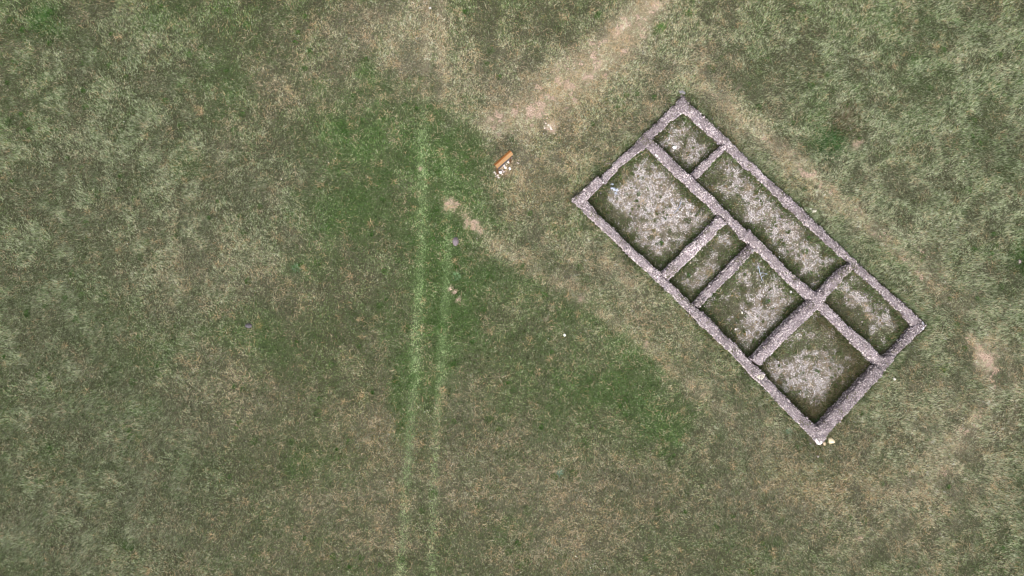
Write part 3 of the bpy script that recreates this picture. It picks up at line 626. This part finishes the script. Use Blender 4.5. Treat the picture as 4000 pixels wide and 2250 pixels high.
# crumbs of dry earth on the bare patches
n = 45000; bx = -27 + 54 * rng.random(4000000); by = -15.5 + 31 * rng.random(4000000)
k = sample(BARE_RAW, bx, by) > 0.05; bx, by = bx[k], by[k]
k = (rng.random(len(bx)) < 0.6 * bare_at(bx, by)) & (sample(wallD, bx, by) > 0.05); bx, by = bx[k][:n], by[k][:n]; print('crumbs', len(bx))
rr = 0.012 + 0.03 * rng.random(len(bx)) ** 2
v, f, cc = bulk_stones(np.c_[bx, by, ground_z(bx, by) + rr * 0.3], rr, np.array([c_soil, c_soil * 1.15, c_soil * 0.85])[rng.integers(0, 3, len(bx))] * (0.8 + 0.3 * rng.random((len(bx), 1))), OCT_V, OCT_F, 0.6)
tag(link('earth_crumbs', mesh_from('earth_crumbs', v, f, cc), M_pebble), kind='stuff')

# ------------------------------------------------------------------ the notice board with its little gable roof
fl_ = Vector(P(1943.8, 677.9, 0)); fr_ = Vector(P(1993.5, 633.8, 0))
mid = (fl_ + fr_) / 2; span = (fr_ - fl_).length; ang = math.atan2(fr_.y - fl_.y, fr_.x - fl_.x)
sign = bpy.data.objects.new('notice_board', None); C.objects.link(sign); sign.location = (mid.x, mid.y, float(ground_z(mid.x, mid.y))); sign.rotation_euler = (0, 0, ang)
tag(sign, 'wooden notice board under a small orange gable roof, standing on two posts among white stones', 'notice board')
def box_mesh(name, x0, x1, y0, y1, z0, z1, mat, bev=0.006):
    import bmesh
    bm = bmesh.new(); bmesh.ops.create_cube(bm, size=1)
    for q_ in bm.verts: q_.co = Vector(((x0 + x1) / 2 + q_.co.x * (x1 - x0), (y0 + y1) / 2 + q_.co.y * (y1 - y0), (z0 + z1) / 2 + q_.co.z * (z1 - z0)))
    bmesh.ops.bevel(bm, geom=bm.edges[:], offset=bev, segments=1, affect='EDGES')
    me = bpy.data.meshes.new(name); bm.to_mesh(me); bm.free(); me.materials.append(mat); return me
for s in (-1, 1):
    xx = s * span / 2
    link('post', box_mesh('post', xx - 0.045, xx + 0.045, -0.045, 0.045, -0.5, 2.36, M_post), None, sign)
RL = span / 2 + 0.075
for s, mt, nm_ in ((-1, M_wood, 'roof_board'), (1, M_wood2, 'roof_board')):  # the two slopes differ in tone: one paler tan, one darker orange brown
    me = box_mesh('roof_board', -RL, RL, -0.115, 0.115, -0.014, 0.014, mt, 0.004)
    o = link('roof_board', me, None, sign); o.rotation_euler = (s * -R(58), 0, 0); o.location = (0, s * 0.066, 2.43)
    o['label'] = 'paler tan roof board' if s < 0 else 'darker orange brown roof board'
link('cross_rail', box_mesh('cross_rail', -span / 2 + 0.047, span / 2 - 0.047, -0.03, 0.03, 2.22, 2.31, M_post), None, sign)
link('panel', box_mesh('panel', -span / 2 + 0.05, span / 2 - 0.05, -0.068, -0.034, 1.3, 2.2, M_panel, 0.003), None, sign)
link('cross_rail', box_mesh('cross_rail', -span / 2 + 0.047, span / 2 - 0.047, -0.03, 0.03, 1.2, 1.28, M_post), None, sign)

# ------------------------------------------------------------------ loose stones
def stone(px, py, rx, ry, col, label, group=None, seed=0, rot=0.0, flat=0.7, cat='stone', lift=0.3, name='stone'):
    """rx, ry in photograph pixels"""
    me = rock_mesh(name, 300 + seed, 2, 0.16, 6, flat, lin(col), rx / PPM, ry / PPM, 0.08)
    zs = min(rx, ry) / PPM
    v = np.zeros(len(me.vertices) * 3, np.float32); me.vertices.foreach_get('co', v); v = v.reshape(-1, 3); v[:, 2] *= zs; me.vertices.foreach_set('co', v.ravel()); me.update()
    o = link(name, me, None); x, y, _ = P(px, py, 0.05)
    o.location = (x, y, float(ground_z(x, y)) + zs * flat * lift + 0.02); o.rotation_euler = (0, 0, rot)
    return tag(o, label, cat, group)
G1 = 'stones heaped at the feet of the notice board'
sgn = [
 (1085,740,52,60,(226,214,206),'largest rounded pinkish white stone in the heap, near the right post'),
 (990,770,42,32,(216,204,192),'flat pale stone tucked under the roof beside the largest stone'),
 (1195,735,27,22,(196,180,160),'small tan stone right of the right post foot'),
 (1190,632,20,46,(196,188,196),'thin upright lilac stone behind the right post'),
 (1040,815,22,22,(228,222,214),'little white cobble between the largest stone and the heap middle'),
 (955,850,58,42,(214,204,200),'broad pale stone in the middle of the heap under the panel'),
 (1010,922,56,46,(226,228,232),'bright bluish white stone in the heap middle'),
 (1138,945,40,50,(230,232,238),'bluish white stone standing apart on the right of the heap'),
 (905,915,34,34,(178,160,136),'tan stone left of the bright bluish white one'),
 (855,947,22,25,(190,172,146),'small tan cobble under the panel'),
 (840,1068,62,56,(220,214,216),'big white stone right of the left post foot'),
 (905,1000,36,30,(186,174,176),'lilac stone between the tan stones and the big white one'),
 (958,1052,46,28,(192,178,178),'flat lilac stone on the open side of the big white one'),
 (1020,1025,28,30,(158,148,140),'grey brown round stone near the open edge of the heap'),
 (898,1127,34,24,(212,202,192),'small pale slab just below the big white stone'),
 (652,1066,26,25,(222,210,202),'outermost small white stone left of the left post'),
 (690,1112,30,30,(204,192,190),'round pale stone left of the left post foot'),
 (755,1163,34,30,(216,204,198),'pale stone just below the left post foot'),
 (782,1226,44,26,(222,212,206),'flat white stone at the lowest end of the heap'),
 (700,1192,36,24,(176,164,158),'dull grey stone beside the lowest flat white one'),
 (790,1131,18,18,(186,174,160),'tiny tan cobble between the left post foot and the pale slab'),
 (775,970,18,20,(168,158,158),'small grey cobble close to the left post'),
 (1400,775,40,22,(214,202,202),'pale stone lying alone in the grass right of the heap'),
 (1412,690,24,18,(190,174,168),'smaller pinkish stone lying alone above the other lone pale one'),
]
for k, (zx, zy, rx, ry, c, lab) in enumerate(sgn):
    stone(1850 + zx / 8.05, 540 + zy / 8.05, rx / 8.05 * 1.05, ry / 8.05 * 1.05, c, lab, G1, k, random.uniform(-.4, .4), 0.75)
G2 = 'loose stones lying around the ruin'
oth = [
 (3246,1722,16,13,(224,208,176),'large angular cream block by the white southern corner of the ruin',40,-.5),
 (3222,1733,7,8,(214,190,160),'small tan block between the cream block and the ruin corner',41,0),
 (3179,824,12,8,(226,218,206),'largest pale stone of the cluster outside the north east wall',42,.2),
 (3165,815,6,5,(220,214,204),'smaller round white stone touching the pale one outside the north east wall',43,0),
 (3148,818,5,4,(176,168,164),'dull grey stone between the wall and the white pair outside the north east wall',44,0),
 (2636,573,8,7,(232,234,238),'white stone in the gravel of the small north room',45,0),
 (2616,543,3,3,(226,224,222),'tiny white stone near the grass of the small north room',46,0),
 (2205,1309,5,6,(240,240,236),'lone white stone in the open meadow left of the ruin',47,0),
 (3493,1480,7,6,(236,232,228),'white stone in the grass outside the south east wall',48,0),
 (2664,361,15,8,(150,146,156),'flat bluish grey slab just outside the northern tip of the ruin',49,-.3),
 (3048,1003,4,4,(232,230,226),'small white stone beside the spine wall in the long north east room',50,0),
 (3093,1140,5,5,(226,224,230),'white stone near the tall partition in the gravel of the middle room',51,0),
 (2902,1222,4,4,(230,222,212),'whitish cobble at the centre of the middle room',52,0),
 (2877,1287,4,4,(236,232,230),'white cobble near the south west wall in the middle room',53,0),
 (2698,1027,4,4,(226,208,190),'pinkish cobble beside the pale scalloped partition',54,0),
 (3984,1022,6,9,(160,146,144),'pinkish stone in the dark green clump at the picture edge',55,0),
 (1680,30,6,4,(222,220,222),'whitish stone on the dry track near the upper picture edge',56,0),
]
for px, py, rx, ry, c, lab, sd_, rt in oth: stone(px, py, rx, ry, c, lab, G2, sd_, rt, 0.7)
G3 = 'bluish white lumps in the west room'
for k, (px, py, rx, ry, lab) in enumerate([(2393,719,7,5,'top most grey blue lump of the broken pile in the west room'),(2400,737,9,7,'large middle lump of the bluish white pile in the west room'),
    (2391,733,5,6,'small lump on the wall side of the bluish white pile in the west room'),(2411,741,5,7,'narrow lump on the gravel side of the bluish white pile in the west room'),(2407,754,5,7,'lowest bright lump of the bluish white pile in the west room')]):
    stone(px, py, rx, ry, (184, 190, 206) if k else (150, 156, 172), lab, G3, 60 + k, random.uniform(-.4, .4), 0.6)
G4 = 'white rubble pieces on the dry path'
for k, (px, py, rx, lab) in enumerate([(2137,462,4,'upper white rubble piece on the dry path above the notice board'),(2132,482,4,'left white rubble piece on the dry path'),(2143,488,5,'middle white rubble piece on the dry path'),
    (2150,497,5,'right white rubble piece on the dry path'),(2154,504,6,'lowest and largest white rubble piece on the dry path'),(2128,500,4,'pale rubble piece on the near side of the white scatter on the dry path')]):
    stone(px, py, rx, rx * 0.8, (218, 206, 200), lab, G4, 80 + k, random.uniform(-1, 1), 0.5)

# ------------------------------------------------------------------ dead branches in the rooms
def tube(pts, r0, r1, seg=6):
    pts = [Vector(p) for p in pts]; V, F = [], []
    for i, p in enumerate(pts):
        d = (pts[min(i + 1, len(pts) - 1)] - pts[max(i - 1, 0)]).normalized(); u = d.orthogonal().normalized(); w_ = d.cross(u)
        r_ = r0 + (r1 - r0) * i / (len(pts) - 1)
        for k in range(seg): an = 6.2832 * k / seg; V.append(p + (u * math.cos(an) + w_ * math.sin(an)) * r_)
    for i in range(len(pts) - 1):
        for k in range(seg):
            a_, b_ = i * seg + k, i * seg + (k + 1) % seg; F += [(a_, b_, b_ + seg), (a_, b_ + seg, a_ + seg)]
    return np.array([tuple(p) for p in V]), np.array(F)
def branch(name, lines, col, label):
    V, F, off = [], [], 0
    for ln, r0, r1 in lines:
        pts = []
        for px, py in ln:
            x_, y_, _ = P(px, py, 0.03); pts.append((x_, y_, float(ground_z(x_, y_)) + 0.03 + 0.015 * random.random()))
        v, f = tube(pts, r0, r1); V.append(v); F.append(f + off); off += len(v)
    V = np.concatenate(V); F = np.concatenate(F)
    o = link(name, mesh_from(name, V, F, lin(col) * (0.8 + 0.4 * rng.random((len(F), 1)))), M_rock); return tag(o, label, 'branch')
branch('branch', [([(2661,788),(2657,803),(2649,818),(2640,828),(2634,834)], 0.04, 0.022)], (146, 148, 160), 'curved bare grey branch lying on the gravel of the west room')
branch('branch', [([(2963,1038),(2968,1052),(2970,1064),(2976,1080),(2981,1096)], 0.025, 0.015), ([(2972,1066),(2985,1066),(3001,1070)], 0.02, 0.012), ([(2976,1082),(2988,1075),(3000,1070)], 0.016, 0.01), ([(2968,1050),(2962,1046),(2958,1040)], 0.014, 0.008)],
       (166, 174, 192), 'forked bluish white branch lying in the middle room')

# ------------------------------------------------------------------ molehills and plants
def mound(px, py, rx, ry, h, col, label, hole=None):
    n, m_ = 22, 8; V = [(0, 0, h)]; F = []
    r = np.random.default_rng(int(px))
    for j in range(1, m_ + 1):
        for i in range(n):
            an = 6.2832 * i / n; f = j / m_ * (1 + 0.12 * (r.random() - .5)); V.append((rx / PPM * f * math.cos(an), ry / PPM * f * math.sin(an), h * (1 - f * f) * (1 + 0.25 * (r.random() - .5)) - 0.02 * (j == m_)))
    for i in range(n): F.append((0, 1 + i, 1 + (i + 1) % n))
    for j in range(m_ - 1):
        for i in range(n):
            a_, b_ = 1 + j * n + i, 1 + j * n + (i + 1) % n; F += [(a_, a_ + n, b_ + n), (a_, b_ + n, b_)]
    me = mesh_from('molehill', V, F, lin(col) * (0.8 + 0.4 * r.random((len(F), 1))))
    o = link('molehill', me, M_rock); x_, y_, _ = P(px, py, 0); o.location = (x_, y_, float(ground_z(x_, y_)) + 0.03)
    cr = 260; an = r.random(cr) * 6.283; f = np.sqrt(r.random(cr)); pos = np.c_[rx / PPM * f * np.cos(an), ry / PPM * f * np.sin(an), h * (1 - f * f)]
    v, fc, cc = bulk_stones(pos, 0.008 + 0.018 * r.random(cr), lin(col) * (0.7 + 0.6 * r.random((cr, 1))), OCT_V, OCT_F)
    cl = link('clods', mesh_from('clods', v, fc, cc), M_rock, o); cl['kind'] = 'stuff'
    return tag(o, label, 'molehill')
mound(1780, 943, 12, 17, 0.13, (132, 122, 128), 'grey lilac molehill beside the right wheel track')
mound(972, 1272, 13, 9, 0.09, (112, 106, 112), 'small dark grey molehill in the meadow left of the wheel tracks')

def plant(name, px, py, n, rad, Lr, cols, label, cat, seed, tilt=0.8, wd=(0.015, 0.03)):
    r = np.random.default_rng(seed); wx, wy, _ = P(px, py, 0)
    x_ = wx + r.normal(0, rad, n); y_ = wy + r.normal(0, rad, n)
    v, f, cc = blades(x_, y_, r.uniform(*Lr, n), r.uniform(*wd, n), np.clip(r.normal(tilt, 0.3, n), 0.05, 1.45), np.arctan2(y_ - wy, x_ - wx) + r.normal(0, .6, n), np.array(cols)[r.integers(0, len(cols), n)] * (0.65 + 0.7 * r.random((n, 1))))
    zc = float(ground_z(wx, wy)); v = v - np.array([wx, wy, zc])
    o = link(name, mesh_from(name, v, f, cc), M_grass); o.location = (wx, wy, zc); return tag(o, label, cat)
plant('dead_shrub', 3288, 480, 900, 0.42, (0.15, 0.4), [lin((112,100,84)), lin((92,88,62)), lin((128,112,100)), lin((80,84,50))], 'withered brown weed clump in the meadow north east of the ruin', 'shrub', 1)
plant('grass_tussock', 3240, 560, 900, 0.4, (0.14, 0.3), [lin((58,98,52)), lin((74,110,60)), lin((60,92,58))], 'lush dark green tussock below the withered brown clump', 'grass tussock', 2)
plant('grass_tussock', 3988, 1012, 900, 0.42, (0.14, 0.3), [lin((62,96,40)), lin((78,108,46)), lin((50,84,40))], 'dark green tussock round a pinkish stone at the picture edge', 'grass tussock', 3)
plant('grass_tussock', 183, 85, 900, 0.5, (0.14, 0.28), [lin((72,102,56)), lin((86,114,66)), lin((62,92,52))], 'dark green tussock in the meadow corner far from the ruin', 'grass tussock', 4)
plant('thistle', 3081, 1682, 90, 0.06, (0.1, 0.18), [lin((126,158,138)), lin((140,168,148))], 'bluish green thistle rosette outside the south end of the south west wall', 'thistle', 5, 1.1)
plant('thistle', 2186, 1845, 90, 0.06, (0.1, 0.18), [lin((126,158,138)), lin((140,168,148))], 'bluish green thistle rosette alone in the brown lower meadow', 'thistle', 6, 1.1)
plant('weed', 1783, 1078, 110, 0.09, (0.12, 0.22), [lin((112,146,104)), lin((128,156,116))], 'pale green leafy weed on the edge of the right wheel track', 'weed', 7, 1.1)
plant('weed', 1158, 1048, 110, 0.08, (0.12, 0.22), [lin((84,120,74)), lin((120,146,120))], 'green rosette weed in the dark meadow patch left of the wheel tracks', 'weed', 8, 1.1)
plant('dry_weed', 1012, 1272, 60, 0.04, (0.15, 0.35), [lin((180,164,112)), lin((160,150,108))], 'straw coloured weed beside the small dark molehill', 'dry weed', 9, 1.2, (0.008, 0.016))
plant('grass_tussock', 3196, 1655, 260, 0.1, (0.15, 0.32), [lin((70,112,66)), lin((88,124,76))], 'fresh green tuft in the corner of the south room', 'grass tussock', 10)
plant('grass_tussock', 2578, 112, 0 + 300, 0.16, (0.08, 0.18), [lin((84,124,58)), lin((98,132,66))], 'bright green tuft beside the dry path', 'grass tussock', 11)
